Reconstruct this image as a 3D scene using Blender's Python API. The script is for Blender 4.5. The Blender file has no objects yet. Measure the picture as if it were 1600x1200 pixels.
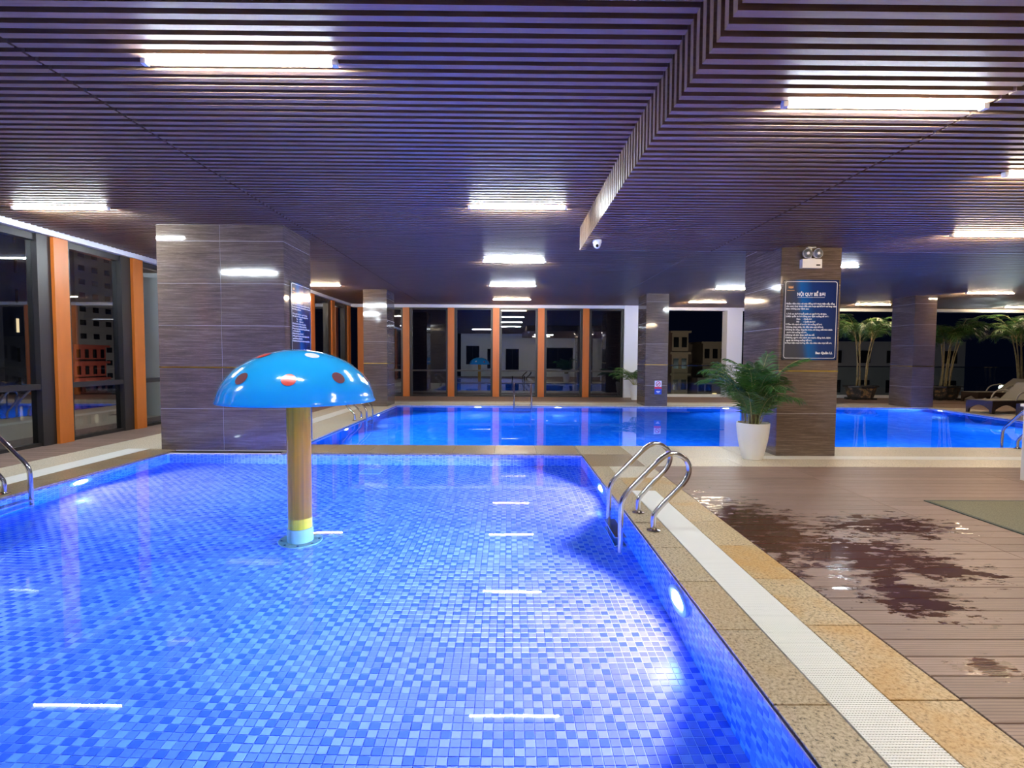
import bpy, math, random
from mathutils import Matrix, Vector
R_ = random.Random(7)
PI = math.pi
scene = bpy.context.scene
C = scene.collection

# ---------------------------------------------------------------- camera
cd = bpy.data.cameras.new('camera'); cam = bpy.data.objects.new('camera', cd); C.objects.link(cam)
cd.sensor_fit = 'HORIZONTAL'; cd.sensor_width = 36; cd.lens = 36*815/1600; cd.clip_start = .05; cd.clip_end = 600
_p, _y, _r = .0485, .0073, .0058
_f = Vector((math.sin(_y)*math.cos(_p), math.cos(_y)*math.cos(_p), -math.sin(_p)))
_rt = Vector((math.cos(_y), -math.sin(_y), 0)); _up = _rt.cross(_f)
_R = math.cos(_r)*_rt + math.sin(_r)*_up; _U = math.cos(_r)*_up - math.sin(_r)*_rt
m = Matrix((_R, _U, -_f)).transposed().to_4x4(); m.translation = (0, 0, 1.35)
cam.matrix_world = m
scene.camera = cam

# ---------------------------------------------------------------- world, exposure
w = bpy.data.worlds.new('world'); scene.world = w; w.use_nodes = True
w.node_tree.nodes['Background'].inputs[0].default_value = (.10, .20, .75, 1)
w.node_tree.nodes['Background'].inputs[1].default_value = .002
vs = scene.view_settings
vs.view_transform = 'Standard'; vs.look = 'None'; vs.gamma = 1; vs.use_curve_mapping = False; vs.exposure = 1.6
cy = scene.cycles
cy.max_bounces = 10; cy.diffuse_bounces = 4; cy.glossy_bounces = 4; cy.transmission_bounces = 8; cy.transparent_max_bounces = 16
cy.sample_clamp_indirect = 4.0; cy.use_denoising = True; cy.caustics_refractive = True; cy.caustics_reflective = False
cy.blur_glossy = .5

TUBE_COOL, TUBE_WARM, LAMP = 190.0, 120.0, 1000.0
H, L, WZ = 3.2325, 2.912, -.032                      # high ceiling, low soffit, water level
POOL_COL = (.82, .37, 1.0)

# ---------------------------------------------------------------- mesh helper
class MB:
    def __init__(s): s.v = []; s.f = []; s.mi = []
    def add(s, vs_, fs, mi=0):
        o = len(s.v); s.v += [tuple(p) for p in vs_]
        s.f += [tuple(i+o for i in f) for f in fs]; s.mi += [mi]*len(fs); return s
    def box(s, x0, x1, y0, y1, z0, z1, ch=0, mi=0):
        if ch:      # top edges chamfered
            v = [(x0,y0,z0),(x1,y0,z0),(x1,y1,z0),(x0,y1,z0),(x0,y0,z1-ch),(x1,y0,z1-ch),(x1,y1,z1-ch),(x0,y1,z1-ch),
                 (x0+ch,y0+ch,z1),(x1-ch,y0+ch,z1),(x1-ch,y1-ch,z1),(x0+ch,y1-ch,z1)]
            f = [(3,2,1,0)]+[(a,b,b+4,a+4) for a, b in ((0,1),(1,2),(2,3))]+[(3,0,4,7)]
            f += [(a+4,b+4,b+8,a+8) for a, b in ((0,1),(1,2),(2,3))]+[(7,4,8,11),(8,9,10,11)]
        else:
            v = [(x0,y0,z0),(x1,y0,z0),(x1,y1,z0),(x0,y1,z0),(x0,y0,z1),(x1,y0,z1),(x1,y1,z1),(x0,y1,z1)]
            f = [(3,2,1,0),(4,5,6,7),(0,1,5,4),(1,2,6,5),(2,3,7,6),(3,0,4,7)]
        return s.add(v, f, mi)
    def prism(s, poly, axis, a, b, mi=0):
        """poly of (u,v) ccw; axis 'y': (u,v)->(x,z) extruded along y; 'x': (y,z); 'z': (x,y)"""
        n = len(poly)
        if axis == 'y': P = lambda u, v, t: (u, t, v)
        elif axis == 'x': P = lambda u, v, t: (t, u, v)
        else: P = lambda u, v, t: (u, v, t)
        v = [P(u, q, a) for u, q in poly]+[P(u, q, b) for u, q in poly]
        f = [tuple(range(n-1, -1, -1)), tuple(range(n, 2*n))]+[(i, (i+1) % n, (i+1) % n+n, i+n) for i in range(n)]
        return s.add(v, f, mi)
    def lathe(s, prof, n=32, cx=0, cy=0, cz=0, mi=0, axis='z', cap=True):
        o = []
        for r, z in prof:
            for k in range(n):
                a = 2*PI*k/n; x, y_ = r*math.cos(a), r*math.sin(a)
                o.append({'z': (cx+x, cy+y_, cz+z), 'x': (cx+z, cy+x, cz+y_), 'y': (cx+x, cy+z, cz-y_)}[axis])
        f = []
        for i in range(len(prof)-1):
            for k in range(n):
                k2 = (k+1) % n; f.append((i*n+k, i*n+k2, (i+1)*n+k2, (i+1)*n+k))
        if cap:
            if prof[0][0] > 1e-5: f.append(tuple(range(n-1, -1, -1)))
            if prof[-1][0] > 1e-5: f.append(tuple(range((len(prof)-1)*n, len(prof)*n)))
        return s.add(o, f, mi)
    def tube(s, pts, r, n=12, mi=0, caps=True):
        pts = [Vector(p) for p in pts]; rr = r if isinstance(r, (list, tuple)) else [r]*len(pts)
        o = []; up = None
        for i, p in enumerate(pts):
            d = (pts[min(i+1, len(pts)-1)]-pts[max(i-1, 0)]).normalized()
            if up is None:
                up = Vector((0, 1, 0)) if abs(d.y) < .9 else Vector((1, 0, 0))
            a = (up-d*up.dot(d)).normalized(); b = d.cross(a); up = a
            for k in range(n):
                t = 2*PI*k/n; o.append(p+(a*math.cos(t)+b*math.sin(t))*rr[i])
        f = [(i*n+k, i*n+(k+1) % n, (i+1)*n+(k+1) % n, (i+1)*n+k) for i in range(len(pts)-1) for k in range(n)]
        if caps: f += [tuple(range(n-1, -1, -1)), tuple(range((len(pts)-1)*n, len(pts)*n))]
        return s.add(o, f, mi)
    def mesh(s, name, mats, smooth=False, ang=None):
        me = bpy.data.meshes.new(name); me.from_pydata(s.v, [], s.f)
        for mt in (mats if isinstance(mats, (list, tuple)) else [mats]): me.materials.append(mt)
        if any(s.mi): me.polygons.foreach_set('material_index', s.mi)
        if smooth: me.polygons.foreach_set('use_smooth', [True]*len(s.f))
        me.update()
        if smooth and ang: me.set_sharp_from_angle(angle=math.radians(ang))
        return me
    def build(s, name, mats, parent=None, smooth=False, ang=None, loc=(0,0,0), rz=0, kind=None):
        return link(name, s.mesh(name, mats, smooth, ang), parent, loc, rz, kind)

def link(name, data, parent=None, loc=(0,0,0), rz=0, kind=None):
    o = bpy.data.objects.new(name, data); C.objects.link(o); o.location = loc
    if rz: o.rotation_euler = (0, 0, rz)
    if parent: o.parent = parent
    if kind: o['kind'] = kind
    return o
def thing(name, label, cat, loc=(0,0,0), rz=0, group=None):
    o = link(name, None, None, loc, rz); o['label'] = label; o['category'] = cat
    if group: o['group'] = group
    return o
def struct(name, label=None):
    o = link(name, None); o['kind'] = 'structure'
    if label: o['label'] = label
    return o
def copy_tree(o, parent=None, loc=None, rz=None, label=None):
    c = o.copy(); C.objects.link(c)
    if parent: c.parent = parent
    if loc is not None: c.location = loc
    if rz is not None: c.rotation_euler = (0, 0, rz)
    if label: c['label'] = label
    for ch in list(o.children): copy_tree(ch, c)
    return c

# ---------------------------------------------------------------- materials
def mat(name, col=(.5,.5,.5), rough=.5, metal=0, **kw):
    m_ = bpy.data.materials.new(name); m_.use_nodes = True
    b = m_.node_tree.nodes['Principled BSDF']
    b.inputs['Base Color'].default_value = (*col, 1); b.inputs['Roughness'].default_value = rough; b.inputs['Metallic'].default_value = metal
    for k, v in kw.items(): b.inputs[k.replace('_', ' ')].default_value = v
    return m_
def nd(m_, t, **kw):
    n = m_.node_tree.nodes.new('ShaderNode'+t)
    for k, v in kw.items(): setattr(n, k, v)
    return n
def lk(m_, a, b): m_.node_tree.links.new(a, b)
def bsdf(m_): return m_.node_tree.nodes['Principled BSDF']
def coords(m_, scale=(1,1,1), obj=False, loc=(0,0,0)):
    g = nd(m_, 'TexCoord').outputs['Object'] if obj else nd(m_, 'NewGeometry').outputs['Position']
    mp = nd(m_, 'Mapping'); mp.inputs['Scale'].default_value = scale; mp.inputs['Location'].default_value = loc
    lk(m_, g, mp.inputs[0]); return mp.outputs[0]
def noise(m_, vec, scale=5, detail=4, rough=.55):
    n = nd(m_, 'TexNoise'); n.inputs['Scale'].default_value = scale; n.inputs['Detail'].default_value = detail; n.inputs['Roughness'].default_value = rough
    lk(m_, vec, n.inputs['Vector']); return n.outputs['Fac']
def ramp(m_, fac, stops, interp='LINEAR'):
    r = nd(m_, 'ValToRGB'); e = r.color_ramp.elements; r.color_ramp.interpolation = interp
    while len(e) < len(stops): e.new(.5)
    for i, (p, c) in enumerate(stops):
        e[i].position = p; e[i].color = (*c, 1) if isinstance(c, (tuple, list)) else (c, c, c, 1)
    lk(m_, fac, r.inputs[0]); return r.outputs[0]
def mix(m_, fac, a, b, mode='MIX'):
    n = nd(m_, 'Mix', data_type='RGBA', blend_type=mode)
    for s_, v in ((n.inputs[0], fac), (n.inputs[6], a), (n.inputs[7], b)):
        if hasattr(v, 'default_value') or hasattr(v, 'is_linked'): lk(m_, v, s_)
        elif isinstance(v, (int, float)): s_.default_value = v
        else: s_.default_value = (*v, 1)
    return n.outputs[2]
def math_(m_, op, a, b=None, clamp=False):
    n = nd(m_, 'Math', operation=op, use_clamp=clamp)
    for i, v in enumerate((a, b)):
        if v is None: continue
        if isinstance(v, (int, float)): n.inputs[i].default_value = v
        else: lk(m_, v, n.inputs[i])
    return n.outputs[0]
def bump(m_, h, dist=.002, strength=1):
    b = nd(m_, 'Bump'); b.inputs['Distance'].default_value = dist; b.inputs['Strength'].default_value = strength
    lk(m_, h, b.inputs['Height']); lk(m_, b.outputs[0], bsdf(m_).inputs['Normal'])
def objrand(m_): return nd(m_, 'ObjectInfo').outputs['Random']
def emis(name, col, s):
    return mat(name, (0,0,0), .5, Emission_Color=(*col, 1), Emission_Strength=s)

# slat wood
M_slat = mat('slat_wood', rough=.42)
v = coords(M_slat, (1.2, 30, 30)); n_ = noise(M_slat, v, 3, 5)
lk(M_slat, ramp(M_slat, n_, [(.3, (.175,.100,.056)), (.7, (.25,.150,.088))]), bsdf(M_slat).inputs['Base Color'])
M_back = mat('ceiling_backing', (.045,.024,.016), .8)
# column tile: dark brown with horizontal streaks
M_tile = mat('streaked_tile', rough=.07)
v = coords(M_tile, (1, 1, 26)); n1 = noise(M_tile, v, 2.2, 8, .7)
v2 = coords(M_tile, (5, 5, 170)); n2 = noise(M_tile, v2, 2.0, 3, .6)
c1 = ramp(M_tile, n1, [(.30, (.068,.048,.036)), (.52, (.135,.098,.074)), (.72, (.25,.195,.15))])
c2 = mix(M_tile, ramp(M_tile, n2, [(.62, 0.0), (.74, .75)]), c1, (.36,.30,.235))
c3 = mix(M_tile, 1.0, c2, ramp(M_tile, objrand(M_tile), [(0, .86), (1, 1.1)]), 'MULTIPLY')
lk(M_tile, c3, bsdf(M_tile).inputs['Base Color'])
bump(M_tile, noise(M_tile, coords(M_tile, (2, 2, 3)), 2.5, 2), .0008, .5)
M_grout = mat('pale_grout', (.62,.57,.53), .7)
M_gold = mat('gold_strip', (.85,.58,.12), .28, 1)
# deck planks, grooved, with wet patches
def plank_mat(name, wet):
    m_ = mat(name, rough=.55)
    v = coords(m_, (1.0, 14, 1)); n_ = noise(m_, v, 4, 5)
    base = ramp(m_, n_, [(.3, (.24,.158,.128)), (.7, (.32,.218,.18))])
    base = mix(m_, 1.0, base, ramp(m_, objrand(m_), [(0, .86), (1, 1.14)]), 'MULTIPLY')
    pos = nd(m_, 'SeparateXYZ'); lk(m_, nd(m_, 'NewGeometry').outputs['Position'], pos.inputs[0])
    fr = math_(m_, 'FRACT', math_(m_, 'MULTIPLY', pos.outputs['Y'], 8/.146))
    gr = math_(m_, 'LESS_THAN', fr, .28)
    base = mix(m_, math_(m_, 'MULTIPLY', gr, .45), base, (.06,.035,.025))
    hgt = math_(m_, 'SUBTRACT', 1.0, gr)
    if wet:
        # spilled water: patches of their own shape around where swimmers climb out
        def blob(x, y, rx, ry):
            a = math_(m_, 'DIVIDE', math_(m_, 'SUBTRACT', pos.outputs['X'], x), rx)
            b = math_(m_, 'DIVIDE', math_(m_, 'SUBTRACT', pos.outputs['Y'], y), ry)
            q = math_(m_, 'ADD', math_(m_, 'MULTIPLY', a, a), math_(m_, 'MULTIPLY', b, b))
            return math_(m_, 'SUBTRACT', 1.0, math_(m_, 'SQRT', q))
        f1 = blob(1.95, 4.15, .80, 1.30); f2 = blob(2.45, 3.55, .80, .70); f3 = blob(2.30, 2.9, .40, .40); f4 = blob(3.1, 4.2, .80, .42); f5 = blob(2.13, 2.22, .17, .12); f6 = blob(2.8, 3.3, .5, .30)
        f = f1
        for g in (f2, f3, f4, f5, f6): f = math_(m_, 'MAXIMUM', f, g)
        nz = noise(m_, coords(m_, (1.0, 2.3, 1), loc=(3.1, 1.7, 0)), 5.6, 7, .68)
        fld = math_(m_, 'ADD', math_(m_, 'MULTIPLY', f, .50), math_(m_, 'MULTIPLY', nz, 1.45))
        wm = ramp(m_, fld, [(.89, 0.0), (.925, 1.0)])
        base = mix(m_, wm, base, mix(m_, 1.0, base, (.34,.22,.18), 'MULTIPLY'))
        pud = ramp(m_, math_(m_, 'ADD', fld, math_(m_, 'MULTIPLY', math_(m_, 'SUBTRACT', noise(m_, coords(m_, (1.5, 5, 1)), 4, 3), .5), 1.0)), [(.95, 0.0), (1.0, 1.0)])
        ro = mix(m_, wm, (.5,.5,.5), (.34,.34,.34)); ro = mix(m_, pud, ro, (.07,.07,.07))
        lk(m_, ro, bsdf(m_).inputs['Roughness'])
    lk(m_, base, bsdf(m_).inputs['Base Color'])
    bump(m_, hgt, .0012, .7)
    return m_
M_plank = plank_mat('composite_plank', True)
M_plank_dry = plank_mat('composite_plank_dry', False)
M_joint = mat('dark_joint', (.012,.009,.008), .8)
# granite
def granite(name, a, b, stain, rough=.45, amt=.6):
    m_ = mat(name, rough=rough)
    sp = noise(m_, coords(m_), 62, 4, .75); bl = noise(m_, coords(m_), 2.2, 5, .62)
    c = ramp(m_, sp, [(.36, (.05,.04,.03)), (.44, a), (.58, b)])
    c = mix(m_, ramp(m_, math_(m_, 'ADD', bl, math_(m_, 'MULTIPLY', math_(m_, 'SUBTRACT', objrand(m_), .5), .22)), [(.45, 0.0), (.68, amt)]), c, mix(m_, .55, c, stain))
    lk(m_, c, bsdf(m_).inputs['Base Color']); bump(m_, sp, .0008, .5); return m_
M_gran = granite('speckled_granite', (.34,.26,.155), (.52,.42,.28), (.42,.25,.08))
M_grany = granite('yellow_granite', (.40,.29,.15), (.60,.46,.28), (.52,.24,.015), amt=1.0)
M_granw = granite('wet_granite', (.28,.20,.12), (.42,.32,.20), (.34,.20,.07), .3)
M_slab = granite('pale_slab', (.60,.52,.40), (.72,.65,.53), (.62,.50,.33), .4, .5)
M_grate = mat('white_plastic', (.84,.83,.79), .45)
M_drainbed = mat('drain_channel', (.16,.15,.13), .7)
# pool mosaic
M_m = []
for nm, c in (('pale', (.56,.50,.82)), ('mid', (.33,.32,.80)), ('deep', (.15,.19,.76))):
    q = mat('mosaic_'+nm, c, .18); lk(q, mix(q, 1.0, c, ramp(q, noise(q, coords(q), 14, 2), [(.2, .85), (.8, 1.1)]), 'MULTIPLY'), bsdf(q).inputs['Base Color']); M_m.append(q)
M_mgrout = mat('mosaic_grout', (.76,.72,.95), .6)
M_far = mat('far_pool_mosaic', rough=.2)
bk = nd(M_far, 'TexBrick'); bk.offset = 0; bk.inputs['Scale'].default_value = 1; bk.inputs['Brick Width'].default_value = .1; bk.inputs['Row Height'].default_value = .1
bk.inputs['Mortar Size'].default_value = .006; bk.inputs['Color1'].default_value = (.03,.24,.66,1); bk.inputs['Color2'].default_value = (.06,.34,.74,1); bk.inputs['Mortar'].default_value = (.04,.27,.64,1)
_g = nd(M_far, 'NewGeometry'); lk(M_far, _g.outputs['Position'], bk.inputs['Vector']); lk(M_far, bk.outputs[0], bsdf(M_far).inputs['Base Color'])
# water
def water_mat(name, scale, dist):
    m_ = mat(name, (1,1,1), 0.0, IOR=1.33, Transmission_Weight=1.0)
    bump(m_, noise(m_, coords(m_), scale, 2, .4), dist, 1)
    va = nd(m_, 'VolumeAbsorption'); va.inputs['Color'].default_value = (0, .88, .985, 1); va.inputs['Density'].default_value = .62
    lk(m_, va.outputs[0], m_.node_tree.nodes['Material Output'].inputs['Volume']); return m_
M_water = water_mat('clear_water', 1.1, .0016)
M_water2 = water_mat('clear_water_far', .9, .0022)
M_steel = mat('polished_steel', (.62,.60,.57), .13, 1)
M_white = mat('white_paint', (.80,.80,.82), .5)
M_wwall = mat('white_wall', (.78,.80,.80), .7)
M_frame = mat('dark_bronze_frame', (.016,.013,.013), .42)
M_orange = mat('orange_panel', (.60,.16,.018), .42)
lk(M_orange, mix(M_orange, 1.0, (.60,.16,.018), ramp(M_orange, noise(M_orange, coords(M_orange, (3,3,.5)), 2, 3), [(.2, .85), (.8, 1.1)]), 'MULTIPLY'), bsdf(M_orange).inputs['Base Color'])
# window glass: clear with a mirror-like Fresnel sheen
def glass(name, tint, gain):
    m_ = bpy.data.materials.new(name); m_.use_nodes = True; nt = m_.node_tree; nt.nodes.remove(nt.nodes['Principled BSDF'])
    out = nt.nodes['Material Output']; t = nd(m_, 'BsdfTransparent'); t.inputs[0].default_value = (*tint, 1)
    g = nd(m_, 'BsdfGlossy'); g.inputs['Roughness'].default_value = .0; g.inputs['Color'].default_value = (.92,.96,1,1)
    fr = nd(m_, 'Fresnel'); fr.inputs[0].default_value = 1.5
    front = math_(m_, 'SUBTRACT', 1.0, nd(m_, 'NewGeometry').outputs['Backfacing'])
    mx = nd(m_, 'MixShader'); lk(m_, math_(m_, 'MULTIPLY', math_(m_, 'MULTIPLY', fr.outputs[0], gain, True), front), mx.inputs[0]); lk(m_, t.outputs[0], mx.inputs[1]); lk(m_, g.outputs[0], mx.inputs[2]); lk(m_, mx.outputs[0], out.inputs[0])
    return m_
M_glass = glass('tinted_window_glass', (.76,.80,.85), 3.8)
M_low_glass = glass('dark_lower_glass', (.30,.33,.38), 4.0)
M_rail_glass = glass('balustrade_glass', (.86,.92,.90), 1.4)
M_cool = emis('cool_tube', (.86,.96,1.0), TUBE_COOL)
M_warm = emis('warm_tube', (1.0,.76,.50), TUBE_WARM)
M_lens = emis('pool_lamp_lens', (.80,.88,1.0), 14)

# ================================================================= SETTING
# ---- ceiling: slats run along X; the low soffit on the right wraps up to the high ceiling in an L
PER, SW, SH = .095, .048, .055
def slat_rows(y0, y1):
    n = int(round((y1-y0)/PER)); return [y0+PER*(i+.5) for i in range(n)]
SX, YS = 1.017, 7.605
JL, JR = -3.02, 2.915
XL, XR = -7.0, 19.0
ceiling = struct('ceiling', 'high slatted ceiling of brown metal strips')
def slat_mesh(x0, x1, z):
    b = MB().box(x0, x1, -SW/2, SW/2, z, z+SH); return b.mesh('slat', M_slat)
near0 = YS-PER*56
ma, mb_ = slat_mesh(XL+.1, JL-.011, H), slat_mesh(JL+.011, SX-.002, H)
for i, y in enumerate(slat_rows(near0, YS)):
    link('slat', ma, ceiling, (0, y, 0)); link('slat', mb_, ceiling, (0, y, 0))
b = MB()
for y in slat_rows(near0-PER*54, near0): b.box(XL+.1, SX-.002, y-SW/2, y+SW/2, H, H+SH)
for y in slat_rows(YS, 18.95):
    x0 = XL+.1 if y < 12 else -5.62
    b.box(x0, JL-.011, y-SW/2, y+SW/2, H, H+SH); b.box(JL+.011, 3.27, y-SW/2, y+SW/2, H, H+SH); b.box(3.285, XR, y-SW/2, y+SW/2, H, H+SH)
b.build('slat_field', M_slat, ceiling, kind='stuff')
MB().box(XL, XR, -2.6, 19.0, H+SH+.02, H+SH+.12).build('backing_board', M_back, ceiling)
soffit = struct('trim_1', 'lower slatted soffit over the right deck')
near1 = YS-PER*61
def soffit_L(y=0, b=None):
    b = b or MB()
    # one slat with mitred corner: flat run + upstand
    b.prism([(SX, L), (JR-.011, L), (JR-.011, L+SH), (SX+SH, L+SH), (SX+SH, H+SH), (SX, H+SH)], 'y', y-SW/2, y+SW/2)
    return b
mc = soffit_L().mesh('slat', M_slat); md = slat_mesh(JR+.011, 12.0, L)
# prism on 'y' winds the other way: flip
mc.flip_normals()
for y in slat_rows(near1, YS):
    link('slat', mc, soffit, (0, y, 0)); link('slat', md, soffit, (0, y, 0))
b = MB()
for y in slat_rows(near1-PER*45, near1):
    soffit_L(y, b); b.box(JR+.011, 12.0, y-SW/2, y+SW/2, L, L+SH)
b.build('slat_field', M_slat, soffit, kind='stuff')
b = MB().box(SX+SH+.02, 12.0, -2.6, YS-.04, L+SH+.02, L+SH+.05).box(SX+SH+.02, SX+SH+.06, -2.6, YS-.04, L+SH, H+.07).box(SX+.005, 12.0, YS-.03, YS-.002, L+.002, H+.07)
b.build('backing_board', M_back, soffit)

# ---- pools
NX0, NX1, NY0, NY1, NZ = -4.82, 1.047, .7, 7.354, -.65
T = .0482
basin = struct('pool_basin', 'small children\'s pool lined with three-tone blue mosaic')
g = .0016
def tile_geo(b, o, u, v, n, mi):
    """tile quad with chamfered raised edge: o corner, u,v edge vectors, n normal"""
    h_ = .0022; c_ = .0015
    U, V = u.normalized(), v.normalized()
    p = [o+U*g+V*g, o+u-U*g+V*g, o+u+v-U*g-V*g, o+v+U*g-V*g]
    q = [p[0]+U*c_+V*c_+n*h_, p[1]-U*c_+V*c_+n*h_, p[2]-U*c_-V*c_+n*h_, p[3]+U*c_-V*c_+n*h_]
    b.add(p+q, [(0,1,5,4),(1,2,6,5),(2,3,7,6),(3,0,4,7),(4,5,6,7)], mi)
def tone(i=0, j=0):
    r = R_.random()
    if (i+j) % 2: return 2 if r < .52 else 1
    return 0 if r < .62 else 1
bed = MB()
bed.box(NX0-.1, NX1+.1, NY0-.1, NY1+.1, NZ-.1, NZ)
bed.box(NX1, NX1+.1, NY0, NY1, NZ, -.0235).box(NX0-.1, NX0, NY0, NY1, NZ, -.0235).box(NX0-.1, NX1+.1, NY1, NY1+.1, NZ, -.0235).box(NX0-.1, NX1+.1, NY0-.1, NY0, NZ, -.0235)
bed.build('grout_bed', M_mgrout, basin)
b = MB(); X, Y, Zv = Vector((T,0,0)), Vector((0,T,0)), Vector((0,0,T))
nx = int((NX1-NX0)/T); ny = int((NY1-1.45)/T)
singles = []
for j in range(ny):
    for i in range(nx):
        x = NX1-(i+1)*T; y = NY1-(j+1)*T
        if y < 2.24 and -1.25 < x < 1.0 and y > 1.9:
            singles.append((x, y, tone(i, j))); continue
        tile_geo(b, Vector((x, y, NZ)), X, Y, Vector((0,0,1)), tone(i, j))
for i in range(13):                                     # walls
    z = NZ+i*T
    for j in range(ny):
        y = NY1-(j+1)*T
        tile_geo(b, Vector((NX1, y+T, z)), -Y, Zv, Vector((-1,0,0)), tone(i, j))
        tile_geo(b, Vector((NX0, y, z)), Y, Zv, Vector((1,0,0)), tone(i, j))
    for k in range(nx):
        tile_geo(b, Vector((NX1-(k+1)*T, NY1, z)), X, Zv, Vector((0,-1,0)), tone(i, k))
b.build('mosaic', M_m, basin, kind='stuff')
tm = []
for k in range(3):
    q = MB(); tile_geo(q, Vector((0,0,0)), X, Y, Vector((0,0,1)), 0); tm.append(q.mesh('mosaic_tile', M_m[k]))
singles.sort(key=lambda p: (p[1], abs(p[0]-.1)))
for (x, y, tn) in singles[:300]: link('mosaic_tile', tm[tn], basin, (x, y, NZ))
q = MB()
for (x, y, tn) in singles[300:]: tile_geo(q, Vector((x, y, NZ)), X, Y, Vector((0,0,1)), tn)
if q.v: q.build('mosaic', M_m, basin, kind='stuff')
MB().box(NX0-.01, NX1+.01, NY0-.01, NY1+.01, NZ-.02, WZ).build('water', M_water, basin)

FX0, FY0, FY1, FZ = -3.2, 8.08, 15.0, -1.15
def fxr(y): return 11.78+(y-12)*.15
basin2 = struct('pool_basin', 'large swimming pool lined with deep blue mosaic')
xa, xb = fxr(FY0), fxr(FY1)
b = MB(); b.prism([(FX0-.1, FY0-.1), (xa+.1, FY0-.1), (xb+.1, FY1+.1), (FX0-.1, FY1+.1)], 'z', FZ-.1, FZ)
b.box(FX0-.1, FX0, FY0, FY1, FZ, -.03).box(FX0, xb, FY1, FY1+.1, FZ, -.03).box(FX0, xa, FY0-.1, FY0, FZ, -.03)
b.prism([(xa, FY0), (xa+.1, FY0), (xb+.1, FY1), (xb, FY1)], 'z', FZ, -.03)
b.build('lining', M_far, basin2)
MB().prism([(FX0-.01,FY0-.01),(xa+.01,FY0-.01),(xb+.01,FY1+.01),(FX0-.01,FY1+.01)], 'z', FZ-.02, WZ).build('water', M_water2, basin2)

# ---- paving
paving = struct('floor', 'stone paving and pool copings')
TH = .02
_slabs = {}
def slab(x0, x1, y0, y1, m_, rz=0, gap=.003, zz=0):
    key = (round(x1-x0, 3), round(y1-y0, 3), m_.name)
    if key not in _slabs:
        hx, hy = (x1-x0)/2-gap, (y1-y0)/2-gap
        _slabs[key] = MB().box(-hx, hx, -hy, hy, -TH, 0, .002).mesh('paving_slab', m_)
    return link('paving_slab', _slabs[key], paving, ((x0+x1)/2, (y0+y1)/2, zz), rz)
def row_x(x0, x1, y0, y1, m_, n):
    d = (x1-x0)/n
    for i in range(n): slab(x0+i*d, x0+(i+1)*d, y0, y1, m_)
def row_y(x0, x1, y0, y1, m_, n):
    d = (y1-y0)/n
    for i in range(n): slab(x0, x1, y0+i*d, y0+(i+1)*d, m_)
# right coping of the small pool
row_y(1.047, 1.277, .84, 6.52, M_gran, 10)
ys = [.86, 1.43, 2.004, 2.589, 3.156, 3.73, 4.3, 4.86, 5.31]
for a, b_ in zip(ys, ys[1:]): slab(1.527, 1.816, a, b_, M_grany)
slab(1.277, 1.816, 5.31, 5.9, M_grany); slab(1.277, 1.816, 5.9, 6.52, M_slab)
# strip between the pools
row_x(-3.22, 1.02, 7.354, 8.08, M_granw, 7)
slab(1.047, 1.75, 6.52, 7.354, M_granw); slab(1.047, 1.75, 7.354, 8.08, M_gran)
row_x(1.75, 11.0, 6.55, 7.05, M_slab, 15); row_x(1.75, 3.3, 7.05, 8.08, M_slab, 2); row_x(3.3, 11.0, 7.29, 8.08, M_slab, 12)
# left coping of the small pool
row_y(-5.25, -4.82, .84, 7.5, M_granw, 11); row_y(-6.11, -5.57, .84, 7.64, M_slab, 11)
row_x(-6.11, -4.85, 7.64, 8.6, M_slab, 2); slab(-5.25, -4.82, 7.5, 7.64, M_gran); row_y(-6.11, -4.82, 8.6, 12.0, M_slab, 5)
# left coping of the large pool
row_y(-4.0, -3.2, 8.08, 15.0, M_slab, 11); row_y(-4.82, -4.32, 8.6, 15.0, M_slab, 10); slab(-4.32, -4.0, 8.1, 9.0, M_slab); slab(-4.32,-4.0,14.4,15.0,M_slab)
# far coping
row_x(-4.82, 12.3, 15.0, 15.62, M_slab, 20); row_x(-4.82, 12.9, 15.87, 16.45, M_slab, 20)
# slanted right coping
ang = math.atan2(FY1-FY0, xb-xa)
n = 10; ln = math.hypot(FY1-FY0, xb-xa)/n
for k in range(2):
    for i in range(n):
        t = (i+.5)/n; cx, cy_ = xa+(xb-xa)*t, FY0+(FY1-FY0)*t
        off = .24+k*.48+.01*k; px, py = cx+off*math.sin(ang), cy_-off*math.cos(ang)
        slab(px-.24, px+.24, py-ln/2, py+ln/2, M_slab, rz=ang-PI/2, zz=-.0008*(k+1))
# mortar beds below the paving
b = MB()
for x0, x1, y0, y1 in ((1.05,1.277,.8,7.354),(1.527,1.816,.8,5.31),(1.277,1.816,5.31,6.55),(1.05,11.2,6.56,8.08),(-3.2,1.05,7.36,8.08),(-5.25,-4.83,.8,7.64),(-6.11,-5.57,.8,8.6),
                       (-6.11,-3.21,7.64,8.6),(-6.11,-3.21,8.6,15.0),(-5.6,13.5,15.01,16.45)):
    b.box(x0, x1, y0, y1, -.06, -.0065)
b.build('mortar_bed', mat('mortar', (.22,.18,.13), .8), paving)
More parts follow.
